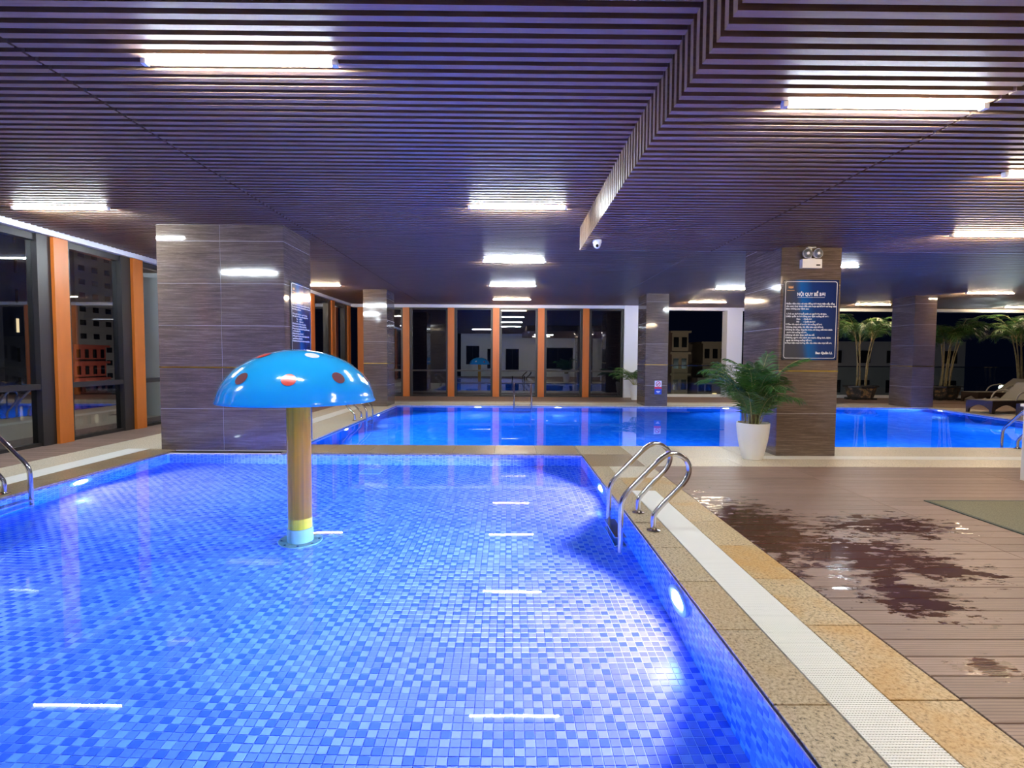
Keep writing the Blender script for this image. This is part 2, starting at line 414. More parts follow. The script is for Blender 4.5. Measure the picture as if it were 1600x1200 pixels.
# overflow grates
def grate(name, label, x0, x1, y0, y1, along, pitch=.0125, top=.001):
    t = thing(name, label, 'grate', ((x0+x1)/2, (y0+y1)/2, 0), 0)
    cx, cy_ = t.location[0], t.location[1]
    b = MB()
    if along == 'y':
        n = int((y1-y0)/pitch); fill = .66 if pitch < .02 else .92
        for i in range(n): b.box(x0-cx+.004, x1-cx-.004, y0-cy_+i*pitch, y0-cy_+i*pitch+pitch*fill, -.012, top)
    else:
        n = int((x1-x0)/pitch)
        for i in range(n): b.box(x0-cx+i*pitch, x0-cx+i*pitch+pitch*.92, y0-cy_+.004, y1-cy_-.004, -.012, top)
    b.build('grate_bars', M_grate, t, kind='stuff')
    b = MB()
    if along == 'y':
        n = int((x1-x0-.012)/.0118)
        for i in range(n): x = x0-cx+.005+i*.0118; b.box(x, x+.0078, y0-cy_, y1-cy_, -.014, top-.0012)
    else:
        for i in range(4): y = y0-cy_+.02+i*(y1-y0-.05)/3; b.box(x0-cx, x1-cx, y, y+.01, -.014, top-.003)
    b.build('connecting_rods', M_grate, t, kind='stuff')
    MB().box(x0-cx, x1-cx, y0-cy_, y1-cy_, -.06, -.018).build('channel_bed', M_drainbed, t)
    return t
grate('overflow_grate', 'white perforated overflow grate set in the right granite coping beside the near pool', 1.277, 1.527, .84, 5.31, 'y')
grate('overflow_grate', 'white overflow grate running along the left side of the near pool', -5.57, -5.25, .84, 7.64, 'y', .05)
grate('overflow_grate', 'thin white overflow grate between the pale slabs and the brown deck, passing the potted palm', 3.3, 11.0, 7.05, 7.29, 'x', .05)
grate('overflow_grate', 'white overflow grate along the left side of the large pool behind the mushroom', -4.32, -4.0, 9.0, 14.4, 'y', .06)
grate('overflow_grate', 'white overflow grate along the far edge of the large pool below the windows', -4.6, 12.6, 15.62, 15.87, 'x', .08)

# ---- decks
deck = struct('floor', 'brown grooved composite deck right of the near pool')
PW = .146
def planks(parent, x0, x1, y0, y1, m_, single=True, zt=0):
    n = int(round((y1-y0)/PW)); me = MB().box(0, x1-x0-.004, .002, PW-.003, -.025, 0, .002)
    if single:
        me = me.mesh('plank', m_)
        for i in range(n): link('plank', me, parent, (x0, y1-(i+1)*PW, zt))
    else:
        b = MB()
        for i in range(n): y = y1-(i+1)*PW; b.box(x0, x1, y+.002, y+PW-.003, -.025+zt, zt)
        b.build('planking', m_, parent, kind='stuff')
planks(deck, 1.822, 3.545, .85, 6.545, M_plank); planks(deck, 3.545, 5.75, .85, 6.545, M_plank); planks(deck, 5.75, 11.0, .85, 6.545, M_plank)
MB().box(1.82, 12.0, -2.6, 6.548, -.09, -.03).build('deck_bed', M_joint, deck)
planks(deck, 1.9, 11.0, -2.5, .84, M_plank_dry, False); planks(deck, -6.11, 1.9, -2.5, .84, M_plank_dry, False)
MB().box(-7.2, 1.82, -2.6, .6, -.09, -.03).build('deck_bed', M_joint, deck)
deck2 = struct('floor', 'narrow brown deck below the left windows')
planks(deck2, -7.12, -6.115, 3.0, 11.9, M_plank_dry)
b = MB().box(-7.2, -6.11, .6, 12.0, -.09, -.03); b.build('deck_bed', M_joint, deck2)
deck3 = struct('floor', 'far deck below the far windows and the balustrade')
planks(deck3, -5.6, 19.0, 16.45, 19.0, M_plank_dry, False)
planks(deck3, 12.95, 19.0, 6.0, 16.44, M_plank_dry, False, -.003)
planks(deck3, -6.1, -4.83, 12.0, 16.44, M_plank_dry, False)
MB().box(-6.2, 19.0, 16.46, 19.0, -.09, -.03).box(12.4, 19.0, 6.5, 16.46, -.09, -.035).box(-6.2,-4.83,12.0,16.46,-.09,-.03).build('deck_bed', M_joint, deck3)
b = MB().prism([(11.3, 6.56), (12.96, 6.56), (12.96, 16.3), (12.9, 16.3), (12.2, 15.02)], 'z', -.06, -.02)
b.build('mortar_bed', mat('mortar_pale', (.45,.39,.30), .8), paving)

# ---- windows
def bay(idx, origin, rz, wd, fin_side=True, label=None):
    """window bay along local +x from 0 to wd; local -y faces the room. fin at x=0"""
    t = link('window_%d' % idx, None, None, origin, rz); t['kind'] = 'structure'
    if label: t['label'] = label
    zt = 3.14
    MB().box(-.113, .113, -.10, .14, 0, zt).build('pilaster', M_orange, t)
    o = MB()
    o.box(.113, .20, -.05, .12, 0, zt).box(wd-.30, wd-.113, -.05, .12, 0, zt).box(.20, wd-.30, -.02, .10, zt-.09, zt).box(.20, wd-.30, -.02, .10, 0, .05)
    o.build('frame', M_frame, t)
    MB().box(.20, wd-.30, -.04, .08, .86, .93).build('transom', M_frame, t)
    MB().box(.20, wd-.30, .03, .04, .93, zt-.09).build('pane', M_glass, t)
    MB().box(.20, wd-.30, .03, .04, .05, .86).build('pane', M_glass, t)
    return t
def bay_far(idx, x, wd):
    t = link('window_%d' % idx, None, None, (x, 18.5, 0)); t['kind'] = 'structure'
    zt = 3.125
    MB().box(-.113, .113, -.10, .14, 0, zt).build('pilaster', M_orange, t)
    o = MB().box(.113, .20, -.04, .12, 0, zt).box(wd-.19, wd-.113, -.04, .12, 0, zt).box(.20, wd-.19, -.02, .10, zt-.06, zt).box(.20, wd-.19, -.02, .10, 0, .06)
    o.build('frame', M_frame, t)
    MB().box(.20, wd-.19, -.03, .08, .89, .95).build('transom', M_frame, t)
    MB().box(.20, wd-.19, .03, .04, .95, zt-.06).build('pane', M_glass, t)
    MB().box(.20, wd-.19, .03, .04, .06, .89).build('pane', M_glass, t)
k = 1
for x in (-5.18, -3.595, -2.02, -.437, 1.15): bay_far(k, x, 1.585 if x < 1 else 1.58); k += 1
bay_far(k, 2.73, 1.45); k += 1
# left wall, seen from inside: local x runs towards -Y, so rotate
for y in (13.1, 11.4, 9.83, 8.16, 6.5, 4.85, 3.2):
    x = -6.97 if y < 12 else -5.62
    t = link('window_%d' % k, None, None, (x-.02, y, 0), 0); t['kind'] = 'structure'; zt = 3.15
    wd = 1.66
    MB().box(-.14, .10, -.13, .13, 0, zt).build('pilaster', M_orange, t)
    MB().box(-.12, .05, -.36, -.131, 0, zt).box(-.12, .05, -wd+.131, -wd+.20, 0, zt).box(-.10, .02, -wd+.20, -.36, zt-.10, zt).box(-.10, .02, -wd+.20, -.36, 0, .05).build('frame', M_frame, t)
    MB().box(-.08, .04, -wd+.20, -.36, .85, .93).build('transom', M_frame, t)
    MB().box(-.04, -.03, -wd+.20, -.36, .93, zt-.10).build('pane', M_glass, t)
    MB().box(-.04, -.03, -wd+.20, -.36, .05, .85).build('pane', M_low_glass, t)
    k += 1
for y in (16.65, 18.3, 14.9):
    t = link('window_%d' % k, None, None, (-5.64, y, 0), 0); t['kind'] = 'structure'; wd = 1.65; zt = 3.15
    MB().box(-.14, .10, -.13, .13, 0, zt).build('pilaster', M_orange, t)
    MB().box(-.12, .05, -.36, -.131, 0, zt).box(-.12, .05, -wd+.131, -wd+.20, 0, zt).box(-.10, .02, -wd+.20, -.36, zt-.10, zt).box(-.10, .02, -wd+.20, -.36, 0, .05).build('frame', M_frame, t)
    MB().box(-.08, .04, -wd+.20, -.36, .85, .93).build('transom', M_frame, t)
    MB().box(-.04, -.03, -wd+.20, -.36, .93, zt-.10).build('pane', M_glass, t)
    MB().box(-.04, -.03, -wd+.20, -.36, .05, .85).build('pane', M_low_glass, t)
    k += 1
def sbox(name, x0, x1, y0, y1, z0, z1, m_):
    o = MB().box(x0, x1, y0, y1, z0, z1).build(name, m_); o['kind'] = 'structure'; return o
sbox('trim_2', -7.2, -6.86, -2.5, 12.0, 3.151, 3.29, M_white)          # white heads over the windows
sbox('trim_3', -5.85, -5.5, 12.0, 18.7, 3.151, 3.29, M_white)
sbox('trim_4', -5.5, 4.6, 18.38, 18.7, 3.126, 3.29, M_white)
sbox('wall_left', -7.2, -5.6, 11.95, 12.1, 0, 3.3, M_wwall)
sbox('wall_far', 4.07, 4.56, 18.36, 18.9, -.05, 3.3, M_white)          # white pier right of the windows
sbox('trim_5', 4.56, 19.0, 18.86, 19.05, 3.13, 3.29, M_white)          # beam over the open side
sbox('trim_6', 4.56, 19.0, 18.82, 19.02, -.06, .10, M_white)           # kerb below the glass balustrade
sbox('wall_back', -3.6, 9.0, -2.75, -2.6, -.09, 3.3, M_wwall)
sbox('wall_right', 9.0, 9.15, -2.75, 3.6, -.09, 3.3, M_wwall)
sbox('trim_7', 7.9, 8.45, 18.86, 19.3, .10, 3.13, M_white)             # white pier in the open side
# back wall windows (seen mirrored in the far glass)
for i, (x0, x1, z0, z1) in enumerate(((-3.2,-2.2,.9,2.3),(-1.6,-.9,.6,2.1),(-.2,.8,.5,2.1),(2.6,4.9,.6,2.2))):
    t = link('window_%d' % (k+i), None); t['kind'] = 'structure'
    MB().box(x0, x1, -2.6, -2.57, z0, z1).build('frame', M_frame, t)
    MB().box(x0+.06, (x0+x1)/2-.02, -2.575, -2.565, z0+.06, z1-.06).build('pane', mat('night_pane', (.01,.012,.02), .05), t)
    MB().box((x0+x1)/2+.02, x1-.06, -2.575, -2.565, z0+.06, z1-.06).build('pane', bpy.data.materials['night_pane'], t)

# ---- glass balustrade on the open side
bal = thing('glass_balustrade', 'clear glass balustrade with thin steel rail along the open far right side', 'balustrade', (11.8, 18.92, .10))
x = 4.62
while x < 18.9:
    x2 = min(x+1.4, 18.95)
    MB().box(x-11.8+.01, x2-11.8-.01, -.006, .006, .0, 1.02).build('pane', M_rail_glass, bal); x = x2
MB().box(4.6-11.8, 18.98-11.8, -.022, .022, 1.02, 1.055).build('top_rail', M_steel, bal)

# ---- tiled columns
GAP = .0024
def column(label, x0, x1, y0, y1, nxt, top, rows=(0, .60, 1.20, 1.80, 2.40, 3.0)):
    t = thing('tiled_column', label, 'column', ((x0+x1)/2, (y0+y1)/2, 0), 0)
    hx, hy = (x1-x0)/2, (y1-y0)/2; th = .012
    MB().box(-hx+.0035, hx-.0035, -hy+.0035, hy-.0035, -.02, top).build('core', M_grout, t)
    cache = {}
    zs = [z for z in rows if z < top-.05]+[top]
    for i in range(len(zs)-1):
        z0, z1 = zs[i], zs[i+1]
        lo = z0+(.010 if abs(z0-1.2) < .01 else GAP); hi = z1-(.010 if abs(z1-1.2) < .01 else GAP)
        dx = 2*hx/nxt
        for c in range(nxt):
            xa_, xb_ = -hx+c*dx+(GAP if c else .002), -hx+(c+1)*dx-(GAP if c < nxt-1 else .002)
            MB().box(xa_, xb_, -hy, -hy+th, lo, hi).build('tile', M_tile, t)
        MB().box(-hx, -hx+th, -hy+th+.002, hy-th-.002, lo, hi).build('tile', M_tile, t)
        MB().box(hx-th, hx, -hy+th+.002, hy-th-.002, lo, hi).build('tile', M_tile, t)
    MB().box(-hx+.002, hx-.002, hy-th, hy, 0, top).build('tile', M_tile, t)
    e = .002
    b = MB().box(-hx-e, hx+e, -hy-e, -hy+.012, 1.191, 1.209).box(-hx-e, -hx+.012, -hy+.012, hy, 1.191, 1.209).box(hx-.012, hx+e, -hy+.012, hy, 1.191, 1.209)
    b.build('gold_strip', M_gold, t)
    return t
column('wide brown stone-tiled column standing at the left corner behind the mushroom fountain', -5.027, -3.22, 7.555, 8.57, 2, H)
column('brown stone-tiled column with blue rules board and emergency light on its front', 3.784, 4.622, 7.287, 8.40, 1, L+.3)
column('slim brown tiled column left of the far windows beside the large pool', -4.013, -3.36, 14.5, 15.45, 1, H)
column('slim brown tiled column at far pool edge bearing the small no-smoking sign', 3.95, 4.60, 15.01, 15.95, 1, H)
column('slim brown tiled column at the far right between the tall palms in bonsai pots', 11.69, 12.33, 15.01, 15.9, 1, H)

# ================================================================= LIGHT FITTINGS
def linear_light(x0, x1, y, z, m_, label, group=None):
    t = thing('linear_light', label, 'ceiling light', ((x0+x1)/2, y, z), 0, group)
    h = (x1-x0)/2
    MB().box(-h-.03, h+.03, -.024, .024, .005, .05).build('housing', M_white, t)
    MB().lathe([(.004, -h), (.0125, -h+.004), (.0125, h-.004), (.004, h)], 10, 0, 0, -.014, axis='x').build('light_tube', m_, t, smooth=True, ang=40)
    for s_ in (-h-.035, h+.002): MB().box(s_, s_+.033, -.02, .02, -.03, .006).build('end_cap', M_white, t)
    return t
a0, a1 = -.475, .682
LG = 'linear ceiling lights'
for x0, x1, y, z, q, lb in (
    (-2.30, -1.133, 3.39, H, 'c', 'large bright white tube light nearest on the upper left ceiling'),
    (-6.26, -5.105, 6.75, H, 'c', 'white tube light above the left windows, left of the wide column'),
    (a0, a1, 6.52, H, 'c', 'white tube light in the centre of the ceiling, left of the soffit step'),
    (a0, a1, 10.16, H, 'c', 'second white tube light in the central row, behind the soffit step'),
    (a0, a1, 13.53, H, 'c', 'third white tube light in the central row over the large pool'),
    (a0, a1, 16.62, H, 'w', 'farthest warm tube light of the central row, just before the far windows'),
    (-5.54, -4.385, 13.65, H, 'w', 'warm tube light just right of the wide column on the far left ceiling'),
    (5.87, 7.05, 17.0, H, 'w', 'warm tube light right of the far white pier over the far deck'),
    (5.45, 6.6, 13.77, H, 'c', 'white tube light half hidden behind the left edge of the rules-board column'),
    (5.8, 6.95, 10.46, H, 'c', 'white tube light peeping out right of the rules-board column'),
    (11.55, 12.70, 17.4, H, 'w', 'warm tube light behind the slim far right column'),
    (12.6, 13.87, 14.35, H, 'w', 'warm tube light right of the slim far right column'),
    (17.1, 18.3, 17.95, H, 'w', 'warm tube light at the far right corner of the ceiling'),
    (1.69, 2.87, 3.27, L, 'c', 'large bright white tube light nearest on the upper right soffit'),
    (5.47, 6.62, 6.5, L, 'w', 'warm tube light on the right soffit at the right edge'),
    (4.13, 5.28, 4.35, L, 'w', 'white tube light on the soffit just entering at the right edge'),
    (-6.35, -5.15, 3.4, H, 'c', 'white tube light above the near left windows, outside the view'),
    (1.69, 2.87, .5, L, 'w', 'white tube light on the soffit over the near deck, outside the view'),
    (-5.4, -4.2, 10.2, H, 'c', 'white tube light hidden behind the wide column')):
    # the fitting sits in the gap between two slats
    base = YS if z == L or y < YS else YS
    yy = base+round((y-base)/PER)*PER
    linear_light(x0, x1, yy, z, M_cool if q == 'c' else M_warm, lb, LG)

def pool_lamp(p, d, energy, label, size=.09):
    """round lamp recessed in the pool wall; d = direction into the water"""
    d = Vector(d).normalized(); rz = math.atan2(d.y, d.x)
    t = thing('pool_light', label, 'pool light', p, rz, 'underwater pool lights')
    MB().lathe([(size*1.02, 0), (size*1.6, .0), (size*1.6, .018), (size*1.45, .026), (size*1.02, .014)], 28, axis='x', cap=False).build('lamp_ring', M_white, t, smooth=True, ang=50)
    MB().lathe([(size*1.02, .004), (size*.85, .022), (size*.5, .034), (.001, .038)], 24, axis='x').build('lamp_lens', M_lens, t, smooth=True)
    l = bpy.data.lights.new('pool_light_beam', 'SPOT'); l.energy = energy; l.color = POOL_COL; l.spot_size = math.radians(138); l.spot_blend = 1; l.shadow_soft_size = .06
    o = bpy.data.objects.new('pool_light_beam', l); C.objects.link(o); o.parent = t; o.location = (.10, 0, -.0)
    o.rotation_euler = (0, math.radians(-90+27), 0)      # -Z of the lamp towards local +X, tipped down
    return t
pool_lamp((NX1, 3.085, -.20), (-1, 0, 0), LAMP*1.25, 'bright underwater lamp in the right wall of the near pool, nearest the camera', .10)
pool_lamp((NX1, 5.70, -.20), (-1, 0, 0), LAMP*1.1, 'underwater lamp in the right wall of the near pool beyond the ladder', .10)
pool_lamp((NX0, 5.85, -.20), (1, 0, 0), LAMP*.55, 'underwater lamp in the left wall of the near pool', .10)
pool_lamp((NX0, 2.6, -.20), (1, 0, 0), LAMP*.30, 'underwater lamp low in the near left pool wall, outside the view', .10)
for x, lb in ((-.865, 'underwater lamp in the far wall of the large pool, left of its far ladder'), (1.444, 'underwater lamp in the far wall of the large pool, right of its far ladder'), (8.6, 'underwater lamp in the far pool wall right of the rules-board column'), (6.3, 'underwater lamp in the far pool wall behind the potted palm')):
    pool_lamp((x, FY1, -.22), (0, -1, 0), LAMP*.25, lb)
for y, lb in ((12.77, 'underwater lamp in the left wall of the large pool beyond its left ladder'), (10.25, 'underwater lamp in the left wall of the large pool below its left ladder')):
    pool_lamp((FX0, y, -.22), (1, 0, 0), LAMP*.25, lb)
for t_, lb in ((.93, 'underwater lamp in the slanted right wall of the large pool by the far right column'), (.45, 'underwater lamp in the slanted right wall of the large pool near the loungers')):
    pool_lamp((xa+(xb-xa)*t_, FY0+(FY1-FY0)*t_, -.22), (-1, .14, 0), LAMP*.25, lb)
for x, lb in ((-1.2, 'underwater lamp in the near wall of the large pool, facing the far windows'), (2.6, 'underwater lamp in the near wall of the large pool, left of the potted palm'), (6.8, 'underwater lamp in the near wall of the large pool, right of the rules-board column'), (9.6, 'underwater lamp in the near wall of the large pool at its right end')):
    pool_lamp((x, FY0, -.22), (0, 1, 0), LAMP*.25, lb)

# ================================================================= OBJECTS
# ---- mushroom fountain
MX, MY = -1.80, 4.48
mush = thing('mushroom_fountain', 'blue polka-dot mushroom water fountain on an orange post standing in the near pool', 'fountain', (MX, MY, NZ))
M_blue = mat('blue_fibreglass', (.012,.36,.80), .14, Coat_Weight=.6, Coat_Roughness=.06)
M_pole = mat('orange_pipe', (.82,.35,.008), .3)
lk(M_pole, mix(M_pole, 1.0, (.82,.35,.008), ramp(M_pole, noise(M_pole, coords(M_pole, (22,22,.5)), 1.5, 3), [(.3, .72), (.7, 1.12)]), 'MULTIPLY'), bsdf(M_pole).inputs['Base Color'])
M_pvc = mat('grey_sleeve', (.40,.34,.22), .35)
cz = .985-NZ
RIM, DOME = .632, .432
def dome_r(z):                    # radius at height z above the rim
    return RIM*math.sqrt(max(0, 1-((z+.03)/(DOME+.03))**2))/math.sqrt(1-(.03/(DOME+.03))**2)
prof = []
for i in range(25):
    a = PI/2*i/24; z = -.03+(DOME+.03)*math.sin(a); r = RIM*math.cos(a)/math.sqrt(1-(.03/(DOME+.03))**2)
    if z >= 0: prof.append((r, z))
prof = [(RIM*.55, .06), (RIM*.9, .015), (RIM-.02, -.004), (RIM+.008, -.008), (RIM+.010, .004)]+prof[1:]
prof[-1] = (.0008, DOME)
MB().lathe(prof, 64, 0, 0, cz, cap=False).build('cap', M_blue, mush, smooth=True, ang=60)
MB().lathe([(.075, .03), (RIM*.56, .06), (RIM*.56, .07), (.075, .09)], 40, 0, 0, cz).build('cap_underside', M_blue, mush, smooth=True, ang=30)
MB().lathe([(.099, .31), (.099, cz+.35)], 40).build('post', M_pole, mush, smooth=True, ang=40)
MB().lathe([(.108, .0), (.108, .335), (.100, .34)], 40).build('sleeve', M_pvc, mush, smooth=True, ang=40)
fl = MB().lathe([(.108, .018), (.178, .018), (.182, .014), (.182, 0)], 40, cap=False).build('flange', M_pvc, mush, smooth=True, ang=40)
for i in range(8):
    a = 2*PI*(i+.3)/8
    MB().lathe([(.010, 0), (.010, .01), (.006, .013), (.001, .013)], 8, .155*math.cos(a), .155*math.sin(a), .018).build('bolt', M_frame, fl)
M_red = mat('red_dot', (.72,.06,.035), .2, Coat_Weight=.5); M_brown = mat('brown_dot', (.16,.055,.06), .2, Coat_Weight=.5); M_wdot = mat('white_dot', (.82,.84,.84), .2, Coat_Weight=.5); M_pink = mat('pink_dot', (.75,.30,.30), .2, Coat_Weight=.5)
def dome_hit(px, py):
    d = _f+(px-800)/815*_R-(py-600)/815*_U; o = Vector((0, 0, 1.35)); t = 3.2
    while t < 6.5:
        p = o+d*t; z = p.z-(cz+NZ)
        if 0 <= z < DOME and math.hypot(p.x-MX, p.y-MY) < dome_r(z): return math.atan2(p.y-MY, p.x-MX), z
        t += .002
    return None
def dot(az, z0, r, m_):
    b = MB(); c0 = Vector((math.cos(az)*dome_r(z0), math.sin(az)*dome_r(z0), z0))
    dz = .01; up = Vector((math.cos(az)*(dome_r(z0+dz)-dome_r(z0)), math.sin(az)*(dome_r(z0+dz)-dome_r(z0)), dz)).normalized(); sd = Vector((-math.sin(az), math.cos(az), 0)); nn = sd.cross(up)
    if nn.dot(c0) < 0: nn = -nn
    vs_ = []; N = 24
    for ring in (0, .5, 1):
        for k_ in range(N if ring else 1):
            a = 2*PI*k_/N; p = c0+(sd*math.cos(a)+up*math.sin(a))*r*ring
            rr = math.hypot(p.x, p.y); zz = p.z; dr = dome_r(max(zz, 0)); s = dr/rr if rr > 1e-4 else 1
            q = Vector((p.x*s, p.y*s, zz)); vs_.append(q+nn*.004+Vector((0, 0, cz)))
    f = [(0, 1+k_, 1+(k_+1) % N) for k_ in range(N)]+[(1+k_, 1+N+k_, 1+N+(k_+1) % N, 1+(k_+1) % N) for k_ in range(N)]
    b.add(vs_, f); o = b.build('spot', m_, mush, smooth=True); return o
for px, py, m_, r, lb in ((411,556,M_red,.062,'red spot'),(377,592,M_brown,.056,'brown spot'),(451,594,M_red,.055,'red spot'),(488,556,M_wdot,.058,'white spot'),(528.6,590.7,M_brown,.055,'brown spot'),(571,590,M_pink,.06,'pink spot')):
    hz = dome_hit(px, py)
    if hz: dot(hz[0], hz[1], r, m_)['label'] = lb
for az, z, m_ in ((1.0,.15,M_red),(1.9,.18,M_wdot),(2.6,.14,M_brown),(.4,.32,M_brown)): dot(az, z, .058, m_)

# ---- pool ladders
def smooth_path(pts, n=8):
    P = [Vector(p) for p in pts]; out = []
    for i in range(len(P)-1):
        p0, p1, p2, p3 = P[max(i-1, 0)], P[i], P[i+1], P[min(i+2, len(P)-1)]
        for k_ in range(n):
            t = k_/n; out.append(.5*((2*p1)+(p2-p0)*t+(2*p0-5*p1+4*p2-p3)*t*t+(3*p1-p0-3*p2+p3)*t**3))
    out.append(P[-1]); return out
def ladder(label, loc, rz, sep=.48, depth=-.42, r=.021, nstep=2):
    """local +x points away from the water; pool edge at x=0"""
    t = thing('pool_ladder', label, 'ladder', loc, rz, 'steel pool ladders')
    prof = [(.105,.0),(.105,.10),(.128,.155),(.22,.258),(.332,.378),(.372,.45),(.376,.51),(.350,.565),(.30,.60),(.24,.613),(.18,.592),(.10,.52),(-.03,.385),(-.11,.30),(-.145,.235),(-.152,.15),(-.155,0.0),(-.155,-.2),(-.155,depth)]
    for s in (-1, 1):
        rl = MB().tube(smooth_path([(x_, s*sep/2, z_) for x_, z_ in prof], 6), r, 14).build('rail', M_steel, t, smooth=True, ang=60)
        MB().lathe([(.026, 0), (.052, 0), (.052, .006), (.030, .012), (.026, .02)], 24, .105, s*sep/2, 0, cap=False).build('base_flange', M_steel, rl, smooth=True, ang=40)
    for i in range(nstep):
        z = -.10-.20*i
        MB().box(-.20, -.10, -sep/2+.01, sep/2-.01, z-.03, z, .004).build('step', M_steel, t)
    return t
ladder('large polished steel pool ladder at right edge of the near pool', (NX1, 4.29, 0), 0)
ladder('steel pool ladder cut by the left picture edge at the near pool', (NX0+.12-.12, 4.84, 0), PI)
ladder('steel pool ladder at the left edge of the large pool behind the mushroom', (FX0, 11.45, 0), PI, .5, -.8, nstep=3)
ladder('steel pool ladder at the far edge of the large pool below the windows', (.42, FY1, 0), PI/2, .5, -.8, nstep=3)
ladder('steel pool ladder at the near right edge of the large pool by the picture edge', (8.15, FY0, 0), -PI/2, .5, -.8, nstep=3)

# ---- rules boards
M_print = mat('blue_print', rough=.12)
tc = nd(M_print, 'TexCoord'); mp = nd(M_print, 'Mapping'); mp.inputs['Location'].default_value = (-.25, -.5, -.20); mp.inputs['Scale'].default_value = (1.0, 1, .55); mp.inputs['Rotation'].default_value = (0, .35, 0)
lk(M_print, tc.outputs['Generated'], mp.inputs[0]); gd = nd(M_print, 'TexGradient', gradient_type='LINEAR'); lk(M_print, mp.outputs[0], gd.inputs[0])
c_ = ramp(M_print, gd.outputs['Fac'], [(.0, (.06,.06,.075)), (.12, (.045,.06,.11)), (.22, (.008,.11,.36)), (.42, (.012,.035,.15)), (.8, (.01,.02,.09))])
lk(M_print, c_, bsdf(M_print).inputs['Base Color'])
M_ink = mat('white_lettering', (.85,.87,.9), .4); M_ink2 = mat('gold_lettering', (.62,.30,.10), .4)
def text_mesh(body, size, align='LEFT', bold=0):
    c = bpy.data.curves.new('lettering', 'FONT'); c.body = body; c.size = size; c.align_x = align; c.resolution_u = 2; c.offset = bold; c.extrude = .0006
    o = bpy.data.objects.new('lettering', c); C.objects.link(o)
    dg = bpy.context.evaluated_depsgraph_get(); me = bpy.data.meshes.new_from_object(o.evaluated_get(dg)); bpy.data.objects.remove(o); return me
def put_text(parent, body, x, z, size, m_, align='LEFT', bold=0, maxw=None):
    me = text_mesh(body, size, align, bold); me.materials.clear(); me.materials.append(m_)
    o = link('lettering', me, parent, (x, -.0136, z)); o.rotation_euler = (PI/2, 0, 0)
    if maxw:
        xs = [v_.co.x for v_ in me.vertices]; wd = max(xs)-min(xs)
        if wd > 1e-6: o.scale = (maxw/wd, 1, 1)
    return o
def board(label, loc, rz):
    t = thing('notice_board', label, 'sign', loc, rz)
    W2, H2 = .384, .555
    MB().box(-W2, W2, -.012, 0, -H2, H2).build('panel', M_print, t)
    # rounded white outline
    b = MB(); pts = []
    x1, z1, rr = W2-.022, H2-.022, .03
    for cx, cz_, a0_ in ((x1-rr, z1-rr, 0), (-x1+rr, z1-rr, 90), (-x1+rr, -z1+rr, 180), (x1-rr, -z1+rr, 270)):
        for k_ in range(6):
            a = math.radians(a0_+k_*18); pts.append((cx+rr*math.cos(a), cz_+rr*math.sin(a), cx+(rr-.006)*math.cos(a), cz_+(rr-.006)*math.sin(a)))
    n_ = len(pts); v_ = [(p[0], -.0132, p[1]) for p in pts]+[(p[2], -.0132, p[3]) for p in pts]
    b.add(v_, [(i, i+n_, (i+1) % n_+n_, (i+1) % n_) for i in range(n_)]); b.build('border', M_ink, t)
    for sx in (-1, 1):
        for sz in (-1, 1): MB().lathe([(.009, 0), (.009, .008), (.001, .010)], 12, sx*(W2-.012), -.012, sz*(H2-.012), axis='y').build('screw_cap', M_steel, t)
    # small crown-like emblem
    MB().prism([(-.035,.43),(.0,.425),(.035,.43),(.03,.465),(.016,.445),(.0,.462),(-.016,.445),(-.03,.465)], 'y', -.0135, -.012).build('emblem', M_ink2, t).location = (-.285, 0, .01)
    MB().box(-.335, -.235, -.0135, -.012, .405, .412).build('emblem_line', M_ink2, t)
    put_text(t, 'NỘI QUY BỂ BƠI', 0, .335, .062, M_ink, 'CENTER', .0016, .39)
    MB().box(-.19, -.03, -.0134, -.012, .312, .315).box(.03, .19, -.0134, -.012, .312, .315).box(-.022, -.014, -.0134, -.012, .310, .317).box(-.004, .004, -.0134, -.012, .310, .317).box(.014, .022, -.0134, -.012, .310, .317).build('rule_line', M_ink, t)
    X0 = -.345
    for body, x_, z_, wd in (
        ('Nhằm đảm bảo vệ sinh đồng thời thực hiện nếp sống', 0, .215, .675), ('văn minh Quý khách đến sinh hoạt tại bể bơi vui lòng tuân', 0, .180, .70), ('theo những quy định sau:', 0, .145, .32),
        ('1.Trẻ em dưới 8 tuổi phải có người lớn đi kèm.', .005, .075, .56), ('2.Mặc quần áo bơi đúng quy định xuống bể bơi :', 0, .040, .60),
        ('Nam     : Quần bơi', .15, .003, .21), ('Nữ       : Quần áo bơi', .15, -.034, .26),
        ('3.Tắm rửa sạch sẽ trước khi xuống bể bơi.', 0, -.071, .51), ('4.Không chạy nhảy, Xô đẩy trên mặt bể bơi.', 0, -.108, .53),
        ('5.Không ăn uống, dùng bia rượu, sử dụng chất kích thích', 0, -.145, .655), ('trước khi xuống bể bơi.', .018, -.182, .28),
        ('6.Không vệ sinh, khạc nhổ vào bể.', 0, -.219, .41), ('7.Những người mắc bệnh tim mạch, động kinh, bệnh', 0, -.256, .635), ('ngoài da không xuống bể bơi.', .012, -.293, .36),
        ('8.Thực hiện mọi hướng dẫn của nhân viên trực bể bơi.', 0, -.330, .655)):
        put_text(t, body, X0+x_, z_, .030, M_ink, 'LEFT', .0007, wd)
    put_text(t, 'Ban Quản Lí.', .085, -.472, .044, M_ink, 'LEFT', .0014, .235)
    return t
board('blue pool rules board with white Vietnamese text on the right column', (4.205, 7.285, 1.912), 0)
board('blue rules board seen edge-on on the right face of the wide column', (-3.218, 8.14, 1.92), PI/2)

